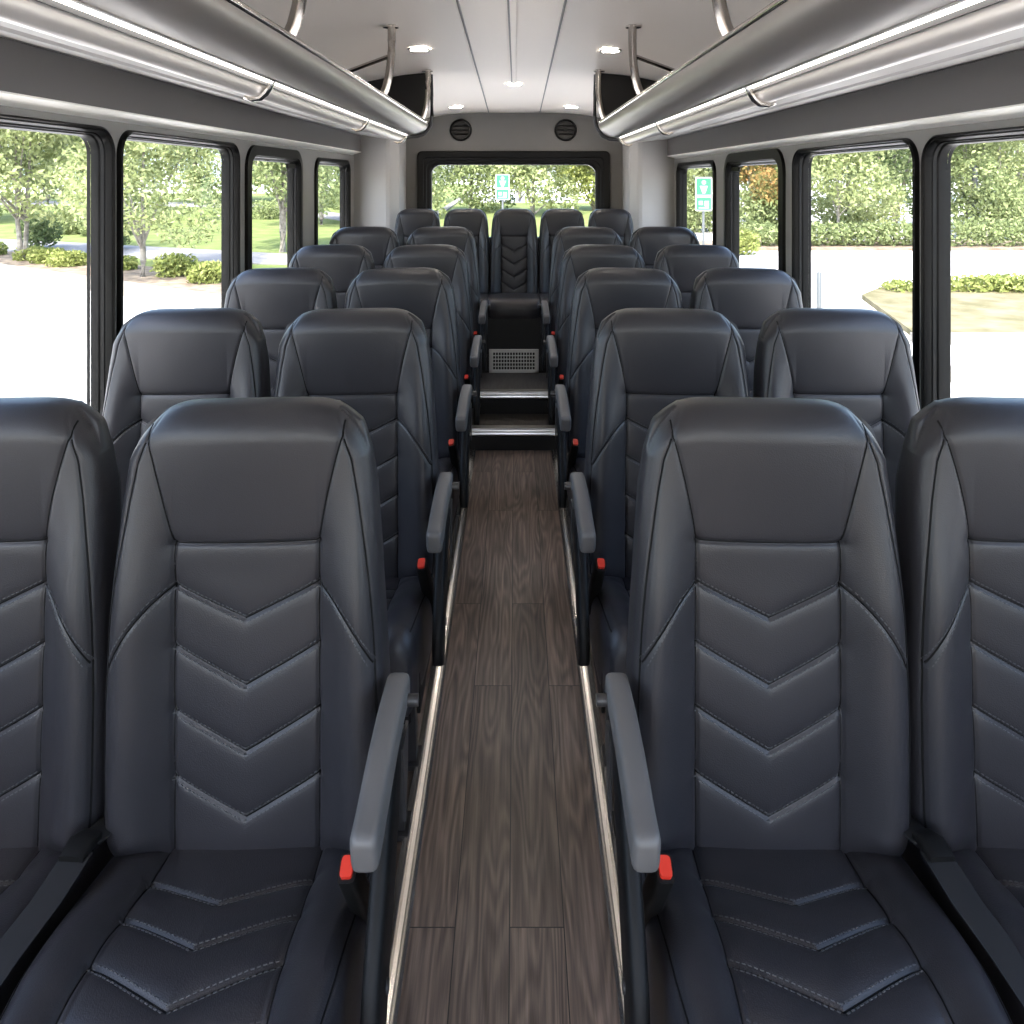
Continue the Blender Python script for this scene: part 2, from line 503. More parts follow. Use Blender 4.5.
def seat_parts(root, side, legs_z=0.0, kind='aisle'):
    """side: +1 when the aisle lies on the seat's +x side, -1 when on its -x side; 0 none"""
    bk = bpy.data.objects.new('backrest', BACK_ME); COL.objects.link(bk); bk.parent = root
    for nm, me in SHARED_BACK:
        o = bpy.data.objects.new(nm, me); COL.objects.link(o); o.parent = bk
    cu = bpy.data.objects.new('cushion', CUSH_ME); COL.objects.link(cu); cu.parent = root
    for nm, me in SHARED_CUSH:
        o = bpy.data.objects.new(nm, me); COL.objects.link(o); o.parent = cu
    # frame below
    f = MB()
    f.box(-.19, .19, -.32, .03, .30, .352)
    f.box(-.20, .20, .055, .085, .30, .52)
    f.build('seat_frame', M['black'], root, bevel=.004)
    for lx in (-.15, .15):
        for ly in (-.235, -.03):
            g = MB(); g.box(lx - .012, lx + .012, ly - .02, ly + .02, legs_z, .31)
            g.box(lx - .02, lx + .02, ly - .035, ly + .035, legs_z, legs_z + .012)
            g.build('leg', M['dkmetal'], root)
    if kind == 'aisle':
        s = side
        ax = s * .2475
        # armrest pad
        pts = []; sec = []
        tt = sorted(set([0, .002, .006, .013, .024, .04, .06] + [1 - q for q in (0, .002, .006, .013, .024, .04, .06)] + [.06 + .88 * k / 16 for k in range(17)]))
        for t in tt:
            y = .012 - .275 * t
            z = .706 + .014 * math.sin(math.pi * min(1, t * 1.2)) * 0.6 - .038 * t ** 1.25
            e = min(t, 1 - t) * .275
            k = .55 + .45 * math.sqrt(max(0, 1 - (1 - min(1, e / .013))**2))
            pts.append((ax - s * .006 * t, y, z)); sec.append((.0185 * k, .021 * k + .006 * t * k))
        a = MB().sweep(pts, sec, 20, 4.6).build('armrest', M['arm'], root, smooth=True, angle=60)
        b = MB(); b.tube([(ax, -.02, .700), (ax + s * .034, -.02, .700)], .009, 12)
        b.build('pivot_bolt', M['dkmetal'], a, smooth=True)
        # curved black arm support hanging below the pad
        path = [(ax, -.055, .700), (ax, -.085, .655), (ax, -.125, .60), (ax, -.175, .54), (ax, -.225, .48), (ax, -.255, .43), (ax, -.262, .40)]
        sp = MB().sweep(path, [(.0135, .022), (.0135, .036), (.0135, .044), (.0135, .048), (.0135, .048), (.0135, .042), (.013, .022)], 16, 4, up=(0, 1, .3))
        sp = sp.build('arm_support', M['black'], root, smooth=True, angle=50)
        br = MB().prism([(-.075, .665), (-.015, .665), (-.03, .60), (-.06, .545)], 'x', ax + s * .0125, ax + s * .017)
        br.build('bracket', M['dkmetal'], sp)
        bo = MB().tube([(ax + s * .010, -.225, .47), (ax + s * .0165, -.225, .47)], .008, 12)
        bo.build('cover_bolt', M['dkmetal'], sp, smooth=True)
        # side panel down to the rail
        pl = MB().prism([(-.30, .31), (.06, .31), (.08, .50), (.02, .52), (-.06, .43), (-.30, .40)], 'x', s * .200, s * .209)
        pl.build('side_panel', M['black'], root, bevel=.003)
        # buckle housing with the red release
        bx = s * .202
        hb = MB().sweep([(s * .216, -.10, .43), (s * .210, -.135, .50), (s * .204, -.168, .562), (bx, -.176, .580)], [(.010, .016), (.013, .017), (.0125, .017), (.0125, .017)], 16, 5, up=(0, 1, .5))
        hb = hb.build('buckle', M['black'], root, smooth=True, angle=50)
        t = Vector((bx - s * .204, -.008, .018)).normalized()
        c = Vector((bx, -.1760, .580)) + t * .002
        rb = MB().sweep([c - t * .008, c + t * .0035], (.0085, .0125), 16, 5, up=(0, 1, .5))
        rb.build('release_button', M['red'], hb, smooth=True, angle=50)
        # lap belt beside the window seat
        wx = -s * .215
        tg = MB()
        tg.sweep([(wx + s * .012, .035, .50), (wx + s * .004, -.02, .512), (wx - s * .004, -.055, .520)], (.021, .0022), 12, 4)
        q = [(wx - s * .008, -.075, .520), (wx - s * .012, -.15, .517), (wx - s * .020, -.23, .520), (wx - s * .026, -.30, .518), (wx - s * .026, -.38, .500), (wx - s * .024, -.40, .46), (wx - s * .022, -.40, .40)]
        tg.sweep(q, (.0225, .0018), 12, 4)
        bt = tg.build('seat_belt', M['web'], root, smooth=True)
        tb = MB().sweep([(wx - s * .003, -.045, .523), (wx - s * .008, -.068, .527), (wx - s * .010, -.092, .524)], [(.017, .006), (.020, .010), (.019, .006)], 16, 4)
        tb.build('belt_tongue', M['black'], bt, smooth=True)

def seam_obj(name, poly, pt, pt2):
    """one quilted seam: dark crease with a stitch row on either side"""
    mb = MB(); mb.tube([pt(a, b) for a, b in resample(poly, .006)], .0019, 6)
    n0 = len(mb.f)
    q = resample(poly, .0075)
    for i in range(len(q) - 1):
        d = q[i + 1] - q[i]; d = d / np.hypot(*d); nrm = np.array([-d[1], d[0]])
        for o in (.0055, -.0055):
            a = q[i] + nrm * o; mb.tube([pt2(*a), pt2(*(a + d * .0045))], .0011, 4)
    o = mb.build(name, M['piping'], smooth=True)
    o.data.materials.append(M['thread'])
    for p in list(o.data.polygons)[n0:]: p.material_index = 1
    return o

def shared_objs():
    B = []; C = []
    def take(o, lst):
        lst.append((o.name.split('.')[0], o.data)); bpy.data.objects.remove(o)
    take(rounded_strip_mesh('seam_piping', BL['head'] + BL['hside'] + BL['vert'], bp, .0020, M['piping']), B)
    for q in (1, -1): take(rounded_strip_mesh('edge_piping', [edge_poly(q)], bp, .0020, M['piping']), B)
    for p in BL['chev']: take(seam_obj('chevron_seam', p, bp, bs), B)
    for p in BL['diag']: take(seam_obj('bolster_seam', p, bp, bs), B)
    yy = np.linspace(0, YF + .04, 40)
    for p in CL['vert']: take(rounded_strip_mesh('seam_piping', [p], cp, .0015, M['piping']), C)
    for q in (1, -1): take(rounded_strip_mesh('edge_piping', [np.c_[q * (cush_w(yy) - .012), yy]], cp, .0015, M['piping']), C)
    for p in CL['chev']: take(seam_obj('chevron_seam', p, cp, lambda a, b: (a, b, float(cush_h(a, b)) + .0006)), C)
    return B, C
SHARED_BACK, SHARED_CUSH = shared_objs()

ROW = ['front row nearest the camera', 'second row', 'third row', 'fourth row', 'fifth row by the steps']
AX, WX = .417, .866
protos = {}
for r in range(5):
    Y = 1.24 + .8 * r
    zl = 0.0 if r < 4 else .117
    for sx, sname in ((-1, 'left'), (1, 'right')):
        for kind, x in (('aisle', AX), ('window', WX)):
            key = (kind, sx, zl)
            if key not in protos:
                root = empty('passenger_seat', (0, 0, 0))
                seat_parts(root, -sx, zl, kind)
                protos[key] = root
            else:
                root = copy_tree(protos[key])
            root.location = (sx * (x - (.010 if kind == 'aisle' else .006)) + ((0, .004, .009, .010, .008)[r] if sx < 0 else -.001), Y, 0 if r < 4 else .018)
            root.rotation_euler = (0, sx * (.020 if kind == 'aisle' else .012), 0)
            if kind == 'aisle':
                lab = 'charcoal leather aisle seat with grey armrest, %s, %s of the aisle' % (ROW[r], sname)
            else:
                lab = 'charcoal leather window seat, %s, against the %s windows' % (ROW[r], sname)
            tag(root, lab, 'seat', 'passenger seats in rows')

# rear row of five narrower seats on the raised bench
def rear_cushion():
    path = []
    n = 40
    # profile in (y,z): pad tilted back
    prof = [(.05, .445), (.05, .475), (-.1, .490), (-.30, .512), (-.40, .520), (-.44, .512), (-.462, .488), (-.468, .45), (-.462, .39), (-.445, .345), (-.41, .325), (-.2, .33), (.05, .36)]
    mb = MB()
    xs = [-.218, -.214, -.205, -.19, -.1, 0, .1, .19, .205, .214, .218]
    loops = []
    for x in xs:
        k = max(0, (abs(x) - .19) / .028); s = 1 - .10 * k * k
        loops.append([(x, (y + .2) * s - .2, (z - .43) * s + .43) for y, z in prof])
    mb.loft(loops)
    mb.f.append(tuple(range(len(prof)))); base = (len(xs) - 1) * len(prof); mb.f.append(tuple(base + i for i in range(len(prof) - 1, -1, -1)))
    return mb
REAR = ['leftmost of five, beside the left pillar', 'second of five from the left, under the rear window',
        'middle of five, facing down the aisle', 'second of five from the right, under the rear window',
        'rightmost of five, beside the right pillar']
rp = None
for i in range(5):
    if rp is None:
        root = empty('passenger_seat', (0, 0, 0))
        bk = bpy.data.objects.new('backrest', BACK_ME); COL.objects.link(bk); bk.parent = root
        for nm, me in SHARED_BACK:
            o = bpy.data.objects.new(nm, me); COL.objects.link(o); o.parent = bk
        cu = rear_cushion().build('cushion', M['leather'], root, smooth=True, angle=50)
        MB().box(-.19, .19, -.38, .10, .30, .335).build('seat_frame', M['black'], root)
        rp = root
    else:
        root = copy_tree(rp)
    root.scale = (.745, 1, .845)
    root.location = ((i - 2) * .329, 5.26, .248)
    tag(root, 'narrow black leather rear seat, ' + REAR[i], 'seat', 'rear bench seats')

# ------------------------------------------------------------------ bus shell
KS = 18 / 780.0
def roofz(H, y): return 1.55 + H - KS * y
Y0, Y1 = -1.6, 6.05

# floor
struct(MB().box(-1.16, 1.16, Y0, 4.17, -.04, 0).build('floor', M['wood']))
struct(MB().box(-1.155, 1.155, 4.17, 4.41, -.04, .117).build('floor_step', M['step']))
struct(MB().box(-1.155, 1.155, 4.41, Y1, -.04, .241).build('floor_platform', M['step']))
struct(MB().box(-1.15, 1.15, 4.164, 4.1695, .0, .074).build('trim_1', M['riser']))
struct(MB().box(-1.15, 1.15, 4.404, 4.4095, .117, .20).build('trim_2', M['riser']))
def nosing(y, z):
    m = MB()
    m.prism([(y - .012, z + .006), (y - .012, z - .004), (y - .014, z - .010), (y - .012, z - .018), (y - .014, z - .026), (y - .010, z - .034),
             (y + .0, z - .034), (y, z + .0015), (y + .035, z + .0015), (y + .035, z + .006)], 'x', -1.14, 1.14)
    return m
struct(nosing(4.162, .117).build('trim_3', M['alu'])); struct(nosing(4.402, .241).build('trim_4', M['alu']))
# aisle rails
for s, nme in ((-1, 'trim_5'), (1, 'trim_6')):
    m = MB()
    pr = [(.200, .001), (.200, .008), (.206, .011), (.212, .008), (.214, .014), (.222, .016), (.226, .010), (.232, .014), (.244, .014), (.246, .001)]
    m.prism([(s * a, b) for a, b in pr], 'y', Y0, 4.15)
    struct(m.build(nme, M['rail']))
for s, nme in ((-1, 'trim_7'), (1, 'trim_8')):
    m = MB().box(s * .50 - .015, s * .50 + .015, Y0, 4.15, .0005, .006)
    struct(m.build(nme, M['rail']))

# rear bench box and its vent grille
struct(MB().box(-.84, .84, 4.80, 5.62, .241, .58).build('rear_bench_box', M['riser']))
gr = empty('vent_grille', (0, 4.796, .315), 'pale perforated metal vent grille on the bench front at the aisle end', 'vent')
g = MB()
gx0, gx1, gz0, gz1 = -.152, .152, .243, .388
bwid = .022
g.box(gx0, gx1, -.010, 0, gz0 - .315, gz0 - .315 + bwid * .8); g.box(gx0, gx1, -.010, 0, gz1 - .315 - bwid * .8, gz1 - .315)
g.box(gx0, gx0 + bwid, -.010, 0, gz0 - .315, gz1 - .315); g.box(gx1 - bwid, gx1, -.010, 0, gz0 - .315, gz1 - .315)
g.build('grille_frame', M['grille'], gr, bevel=.002)
g = MB()
nx = 15
for i in range(nx + 1):
    x = gx0 + bwid + (gx1 - gx0 - 2 * bwid) * i / nx
    g.box(x - .0028, x + .0028, -.007, -.003, gz0 - .30, gz1 - .33)
for j in range(6):
    z = gz0 - .315 + bwid * .8 + (gz1 - gz0 - 1.6 * bwid) * j / 5
    g.box(gx0 + bwid, gx1 - bwid, -.0075, -.0025, z - .0028, z + .0028)
g.build('perforated_panel', M['grille'], gr)

# rounded window loop in the (y,z) plane with the roof's slope
def rrect(y0, y1, z0, z1, r, n=8, slope=0.0):
    out = []
    for cx, cz, a0 in ((y1 - r, z1 - r, 0), (y0 + r, z1 - r, 90), (y0 + r, z0 + r, 180), (y1 - r, z0 + r, 270)):
        for k in range(n + 1):
            a = math.radians(a0 + 90 * k / n)
            y = cx + r * math.cos(a); z = cz + r * math.sin(a)
            out.append((y, z - (slope * y * max(0, (z - z0) / (z1 - z0)))))
    return out

def plate_with_holes(name, outer, holes, to3, m):
    import bmesh
    bm = bmesh.new()
    edges = []
    for lp in [outer] + holes:
        vs = [bm.verts.new(to3(p)) for p in lp]
        for i in range(len(vs)):
            edges.append(bm.edges.new((vs[i], vs[(i + 1) % len(vs)])))
    bmesh.ops.triangle_fill(bm, use_beauty=True, edges=edges)
    bmesh.ops.recalc_face_normals(bm, faces=bm.faces)
    me = bpy.data.meshes.new(name); bm.to_mesh(me); bm.free()
    me.materials.append(m)
    o = bpy.data.objects.new(name, me); COL.objects.link(o)
    return o

WINYS = {-1: [(-1.30, .90), (1.0, 2.245), (2.308, 3.265), (3.43, 4.20), (4.57, 5.45)], 1: [(-1.30, .86), (.96, 2.17), (2.235, 3.19), (3.375, 4.21), (4.50, 5.50)]}
wn = 1; tn = 9
for s, sname in ((-1, 'left'), (1, 'right')):
    WINY = WINYS[s]
    dH = 0 if s < 0 else -.028
    tops = [.130 + dH, .130 + dH, .130 + dH, .093 + dH * .6, .093 + dH * .6]
    holes = []
    for (a, b), t in zip(WINY, tops):
        holes.append(rrect(a, b, .78, 1.55 + t, .065, 8, KS))
    outer = [(Y0, 0.0), (Y1, 0.0), (Y1, roofz(.40, Y1)), (Y0, roofz(.40, Y0))]
    w = plate_with_holes('wall_' + sname, outer, holes, lambda p: (s * 1.16, p[0], p[1]), M['side'])
    sd = w.modifiers.new('solid', 'SOLIDIFY'); sd.thickness = .05; sd.offset = 0
    w.location.x = s * .026
    struct(w)
    for wi, ((a, b), t) in enumerate(zip(WINY, tops)):
        wf = .055 if wi == 3 else (.03 if wi == 4 else .016)
        def lp(off, x):
            return [(s * x, y, z) for y, z in rrect(a - off, b + off, .78 - off, 1.55 + t + off, .065 + off, 8, KS)]
        fr = MB().loft([lp(wf, 1.161), lp(wf - .0015, 1.148), lp(.009, 1.144), lp(.006, 1.150), lp(.003, 1.150), lp(0, 1.157), lp(-.002, 1.168), lp(-.006, 1.170), lp(-.006, 1.180),
                        lp(-.010, 1.184), lp(-.012, 1.196), lp(-.012, 1.206), lp(-.012, 1.216), lp(.01, 1.22)])
        f = struct(fr.build('window_%d' % wn, M['rubber'], smooth=True, angle=28))
        pn = MB().loft([lp(-.012, 1.204), lp(-.012, 1.208)]); n = len(lp(0, 0))
        pn.f.append(tuple(range(n))); pn.f.append(tuple(range(2 * n - 1, n - 1, -1)))
        pn.build('glass_pane', M['glass'], f)
        # latch handle at the top rear corner of the third window
        if wi == 3:
            z = 1.55 + t - KS * (b - .07) - .03
            MB().box(s * 1.175 - .006, s * 1.175 + .006, b - .16, b - .01, z - .012, z + .012).build('latch', M['rubber'], f, bevel=.003)
        wn += 1
    # fabric header panel, pale ledge below it
    Ht, Hb, Hc = (.305, .189, .168) if s < 0 else (.276, .160, .140)
    m = MB()
    pr = [(1.100, Ht), (1.100, Hb), (1.165, Hb), (1.165, Ht)]
    vs = [(s * x, y, roofz(H, y)) for y in (Y0, 5.60) for x, H in pr]
    m.add(vs, [(0, 1, 5, 4), (1, 2, 6, 5), (2, 3, 7, 6), (3, 0, 4, 7), (0, 3, 2, 1), (4, 5, 6, 7)])
    struct(m.build('trim_%d' % tn, M['fabric'])); tn += 1
    m = MB()
    pr = [(1.098, Hb), (1.098, Hb - .004), (1.125, Hb - .012), (1.162, Hc - .002), (1.162, Hb)]
    k = len(pr)
    vs = [(s * x, y, roofz(H - .0005, y)) for y in (Y0, 5.60) for x, H in pr]
    m.add(vs, [(i, (i + 1) % k, k + (i + 1) % k, k + i) for i in range(k)] + [tuple(range(k)), tuple(range(2 * k - 1, k - 1, -1))])
    struct(m.build('trim_%d' % tn, M['cream'])); tn += 1
    # soffit closing the space between header panel and rack
    fk = 1.0 if s < 0 else .93
    def soff(x0, h0, x1, h1, ya, yb, name, mt):
        m = MB()
        pr = [(x0, h0), (x0 + (x1 - x0) * .52, h0 + (h1 - h0) * .54), (x0 + (x1 - x0) * .54, h0 + (h1 - h0) * .50), (x0 + (x1 - x0) * .60, h0 + (h1 - h0) * .56), (x1, h1), (x1, h1 + .02), (x0, h0 + .02)]
        k = len(pr)
        vs = [(s * x, y, roofz(H, y)) for y in (ya, yb) for x, H in pr]
        m.add(vs, [(i, (i + 1) % k, k + (i + 1) % k, k + i) for i in range(k)] + [tuple(range(k)), tuple(range(2 * k - 1, k - 1, -1))])
        struct(m.build(name, mt))
    soff(.575, .195 * fk, 1.102, Ht + .001, Y0, 3.76, 'trim_%d' % tn, M['soffit']); tn += 1
    soff(.84, .27 * fk, 1.102, Ht + .001, 3.765, 5.60, 'trim_%d' % tn, M['trimgrey']); tn += 1
    # rear corner pillar
    m = MB().prism([(s * 1.17, 5.655), (s * .925, 5.625), (s * .895, 5.63), (s * .845, 5.72), (s * .838, 6.05), (s * 1.16, 6.05)], 'z', .241, 1.86)
    struct(m.build('trim_%d' % tn, M['wall'], bevel=.008)); tn += 1

# ceiling
CP = [(0, .507), (.25, .507), (.40, .503), (.52, .492), (.63, .474), (.75, .447), (.85, .415), (1.0, .36), (1.12, .30), (1.19, .25)]
prof = [(-x, h) for x, h in CP[:0:-1]] + CP
def ceil_h(x): return np.interp(abs(x), [p[0] for p in CP], [p[1] for p in CP])
m = MB()
n = len(prof)
vs = [(x, y, roofz(h, y)) for y in (Y0, Y1 + .02) for x, h in prof] + [(x, y, roofz(h + .05, y)) for y in (Y0, Y1 + .02) for x, h in prof]
fs = []
for i in range(n - 1):
    fs.append((i, i + 1, n + i + 1, n + i)); fs.append((2 * n + i, 3 * n + i, 3 * n + i + 1, 2 * n + i + 1))
fs += [tuple(range(n)) + tuple(range(3 * n - 1, 2 * n - 1, -1)), tuple(range(2 * n - 1, n - 1, -1)) + tuple(range(3 * n, 4 * n)), (0, n, 3 * n, 2 * n), (n - 1, 3 * n - 1, 4 * n - 1, 2 * n - 1)]
m.add(vs, fs)
struct(m.build('ceiling', M['ceil'], smooth=True, angle=50))
# ceiling joint strips
for s in (-1, 1):
    m = MB()
    def xx(y): return s * np.interp(y, [-1.6, 2.2, 5.95], [.112, .154, .197])
    ys = np.linspace(-1.55, 6.03, 14)
    m.sweep([(xx(y), y, roofz(ceil_h(xx(y)) - .001, y)) for y in ys], (.0035, .003), 8, 4)
    struct(m.build('trim_%d' % tn, M['seam'])); tn += 1
m = MB(); m.sweep([(.004, y, roofz(.505, y)) for y in (-1.55, 1, 2, 3, 4.11)], (.011, .006), 12, 4)
struct(m.build('trim_%d' % tn, M['ceil'], bevel=0)); tn += 1
m = MB(); m.sweep([(-.0085, y, roofz(.505, y)) for y in (-1.55, 1, 2, 3, 4.11)], (.0035, .005), 8, 4)
struct(m.build('trim_%d' % tn, M['seam'])); tn += 1

# rear wall with its window
hole = rrect(-.643, .631, .95, 1.512, .075, 8)
outer = [(-1.19, 0), (1.19, 0)] + [(x, roofz(h, Y1) + .005) for x, h in prof[::-1]]
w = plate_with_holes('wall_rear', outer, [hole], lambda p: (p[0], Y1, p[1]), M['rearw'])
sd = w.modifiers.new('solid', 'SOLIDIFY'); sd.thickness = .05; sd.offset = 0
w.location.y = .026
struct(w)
# front wall with the windscreen opening behind the viewpoint
wfz = plate_with_holes('wall_front', [(-1.19, 0), (1.19, 0)] + [(x, roofz(h, Y0) + .005) for x, h in prof[::-1]], [rrect(-1.02, 1.02, .72, 1.82, .12, 8)], lambda p: (p[0], Y0, p[1]), M['side'])
sd = wfz.modifiers.new('solid', 'SOLIDIFY'); sd.thickness = .05; sd.offset = 0
wfz.location.y = -.03
struct(wfz)
def rl(off, y, x0=-.643, x1=.631):
    return [(a, y, b) for a, b in rrect(x0 - off, x1 + off, .95 - off, 1.512 + off * 1.0, .075 if off < .05 else .035, 8)]
fr = MB().loft([rl(.108, 6.049), rl(.106, 6.02), rl(.10, 6.015), rl(.062, 6.018), rl(.055, 6.026), rl(.040, 6.026), rl(.032, 6.036), rl(.016, 6.038), rl(.008, 6.046), rl(0, 6.052), rl(-.002, 6.09), rl(.02, 6.10)])
f = struct(fr.build('window_%d' % wn, M['rubber'], smooth=True, angle=28))
pn = MB().loft([rl(-.001, 6.082), rl(-.001, 6.086)]); n = len(rl(0, 0)); pn.f.append(tuple(range(n))); pn.f.append(tuple(range(2 * n - 1, n - 1, -1)))
pn.build('glass_pane', M['glass'], f)

# round vents above the rear window
for x, nm in ((-.415, 'left'), (.397, 'right')):
    z = 1.55 + (160 - 130) / 780 * 6.03
    v = empty('air_vent', (x, 6.045, z), 'round black air vent above the rear window, %s of the pair' % nm, 'vent', 'round vents above the rear window')
    ring = []
    for r, y in ((.086, 0), (.086, -.014), (.080, -.020), (.070, -.016), (.068, -.006)):
        ring.append([(r * math.cos(2 * math.pi * k / 32), y, r * math.sin(2 * math.pi * k / 32)) for k in range(32)])
    MB().loft(ring).build('vent_ring', M['rubber'], v, smooth=True)
    MB().disc((0, -.006, 0), .069, .004, 32, 'y').build('vent_back', M['darkpanel'], v)
    for k in range(3):
        zz = (-.032, 0, .032)[k]
        hw = math.sqrt(.066**2 - zz**2)
        MB().sweep([(-hw, -.012, zz), (hw, -.012, zz)], (.007, .0045), 10, 3, up=(0, .4, 1)).build('louvre', M['rubber'], v, smooth=True)
    MB().disc((0, -.02, 0), .014, .01, 16, 'y').build('vent_knob', M['black'], v)

# recessed ceiling lamps
def downlight(x, y, hw, label):
    z = roofz(float(ceil_h(x)), y)
    o = empty('recessed_ceiling_light', (x, y, z), label, 'light', 'recessed ceiling lights')
    r1 = [(a, b, -.001) for a, b in rrect(-hw * 1.35, hw * 1.35, -hw * 1.35, hw * 1.35, hw * .7, 5)]
    r2 = [(a, b, -.007) for a, b in rrect(-hw * 1.28, hw * 1.28, -hw * 1.28, hw * 1.28, hw * .66, 5)]
    r3 = [(a, b, -.006) for a, b in rrect(-hw, hw, -hw, hw, hw * .5, 5)]
    r4 = [(a, b, -.003) for a, b in rrect(-hw * .98, hw * .98, -hw * .98, hw * .98, hw * .5, 5)]
    MB().loft([r1, r2, r3, r4]).build('trim_ring', M['alu'], o, smooth=True)
    MB().prism([(a, b) for a, b in rrect(-hw * .97, hw * .97, -hw * .97, hw * .97, hw * .5, 5)], 'z', -.005, -.002).build('lens', M['lamp'], o)
for x, y, hw, lab in ((-.365, 3.04, .032, 'square recessed ceiling light lit warm white beside the left rack, nearer the camera'),
                      (.385, 3.07, .032, 'square recessed ceiling light lit warm white beside the right rack, nearer the camera'),
                      (.004, 4.19, .036, 'lit recessed light at the end of the centre ceiling strip'),
                      (-.415, 5.5, .042, 'lit recessed ceiling light close to the rear wall, left of centre'),
                      (.405, 5.5, .042, 'lit recessed ceiling light close to the rear wall, right of centre')):
    downlight(x, y, hw, lab)

# overhead luggage racks
YE = 3.74
for s, sname in ((-1, 'left'), (1, 'right')):
    fk = 0.0 if s < 0 else -.0125
    cx = 0.0
    rk = empty('luggage_rack', (s * .5, 0, roofz(.22, 0)), 'brushed aluminium overhead luggage rack with lit strip along the %s side of the bus' % sname, 'luggage rack', 'overhead luggage racks')
    ox, oz = s * .5, roofz(.22, 0)
    def P(x, H, y): return (s * x - ox, y, roofz(H, y) - oz)
    def ext(name, pr, mt, ya=Y0, yb=YE, smooth=False, **k2):
        m = MB(); n = len(pr)
        vs = [P(x, H, y) for y in (ya, yb) for x, H in pr]
        m.add(vs, [(i, (i + 1) % n, n + (i + 1) % n, n + i) for i in range(n)] + [tuple(range(n)), tuple(range(2 * n - 1, n - 1, -1))])
        return m.build(name, mt, rk, smooth=smooth, **k2)
    shell = []
    for t in np.linspace(0, 1, 14):
        a = t * math.pi / 2
        shell.append((.408 + .087 * (1 - math.cos(a)) ** .9, .262 - (.056 - fk) * math.sin(a) ** .8))
    inner = [(x + .012 * (1 - .4 * i / 13), H + .012) for i, (x, H) in enumerate(shell)]
    ext('rack_shell', shell + inner[::-1], M['rack'], smooth=True)
    hl = .206 + fk
    ext('light_strip', [(.4975, hl - .0005), (.5165, hl - .0025), (.5165, hl + .005), (.4975, hl + .005)], M['led'])
    ext('strip_edge', [(.494, hl - .002), (.4975, hl - .003), (.4975, hl + .006), (.494, hl + .006)], M['alu'])
    ext('rack_base', [(.495, hl + .0065), (.60, hl + .0065), (1.08, .33), (1.08, .345), (.60, hl + .02), (.495, hl + .02)], M['darkpanel'])
    ext('strip_shade', [(.517, hl - .0095), (.5195, hl - .0095), (.5195, hl + .006), (.517, hl + .006)], M['dkmetal'])
    lip = MB().tube([P(.4105, .264, y) for y in (Y0, YE + .004)], .0075, 12); lip.build('rack_lip', M['chrome'], rk, smooth=True)
    # round hand tube under the rack
    tz = .194 + fk
    MB().tube([P(.545, tz, y) for y in (Y0, 1, 2, 3, YE - .02)] + [P(.545, tz, YE), P(.545, tz, YE + .012), P(.545, tz, YE + .016)], [.0225] * 6 + [.018, .005], 20).build('grab_tube', M['tube'], rk, smooth=True)
    for yc in (1.66, 2.74, 3.70):
        loop = []
        for k in range(14):
            a = math.radians(-100 + 200 * k / 13) - math.pi / 2
            loop.append(P(.545 + .026 * math.cos(a) * 1, tz + .026 * math.sin(a), yc))
        c = MB().sweep([P(.505, hl + .002, yc)] + loop[::1][0:0] + [P(.512, tz - .002, yc), P(.520, tz - .014, yc), P(.532, tz - .024, yc), P(.547, tz - .027, yc), P(.562, tz - .021, yc)], (.006, .011), 12, 3, up=(0, 1, 0))
        c.build('tube_clamp', M['chrome'], rk, smooth=True)
    # stanchions from ceiling to rack lip
    for ys in (1.50, 2.56, 3.62):
        st = MB()
        ht = float(ceil_h(.400))
        path = [P(.395, ht, ys), P(.395, .45, ys), P(.396, .41, ys), P(.399, .37, ys), P(.405, .33, ys), P(.414, .295, ys), P(.427, .265, ys), P(.445, .242, ys), P(.462, .230, ys)]
        st.tube(path, .0135, 14)
        so = st.build('stanchion', M['pole'], rk, smooth=True)
        fl = MB().disc((P(.400, ht, ys)[0], ys + .012, P(.400, ht, ys)[2] - .008), .026, .006, 20); fl.build('flange', M['chrome'], so, smooth=True, angle=30)
        if ys < 3:
            MB().tube([P(.402, .40, ys), P(.62, .33, ys + .05)], .0075, 10).build('brace', M['pole'], so, smooth=True)
    # end hoop of the rack
    hp = [P(.398, .50, YE + .03), P(.395, .40, YE + .03), P(.393, .30, YE + .03), P(.398, .26, YE + .03), P(.410, .235, YE + .03), P(.432, .213 + fk, YE + .03), P(.465, .201 + fk, YE + .03), P(.505, .198 + fk, YE + .03), P(.545, .196 + fk, YE + .03)]
    MB().tube(hp, .009, 12).build('end_hoop', M['dkmetal'], rk, smooth=True)
    # dark end panel filling the gap up to the ceiling
    pr = [(x, float(ceil_h(x)) - .002) for x in np.linspace(.415, 1.06, 14)] + [(1.06, .335), (.60, .23), (.50, .215), (.43, .24)]
    ext('end_panel', pr, M['darkpanel'], YE - .03, YE - .01)

# ------------------------------------------------------------------ outdoors
GZ = -.70
struct(MB().box(-70, 70, -25, 90, GZ - .2, GZ).build('ground', M['road']))
def slab(name, poly, z0, z1, mt):
    o = MB().prism(poly, 'z', z0, z1).build(name, mt); return struct(o)
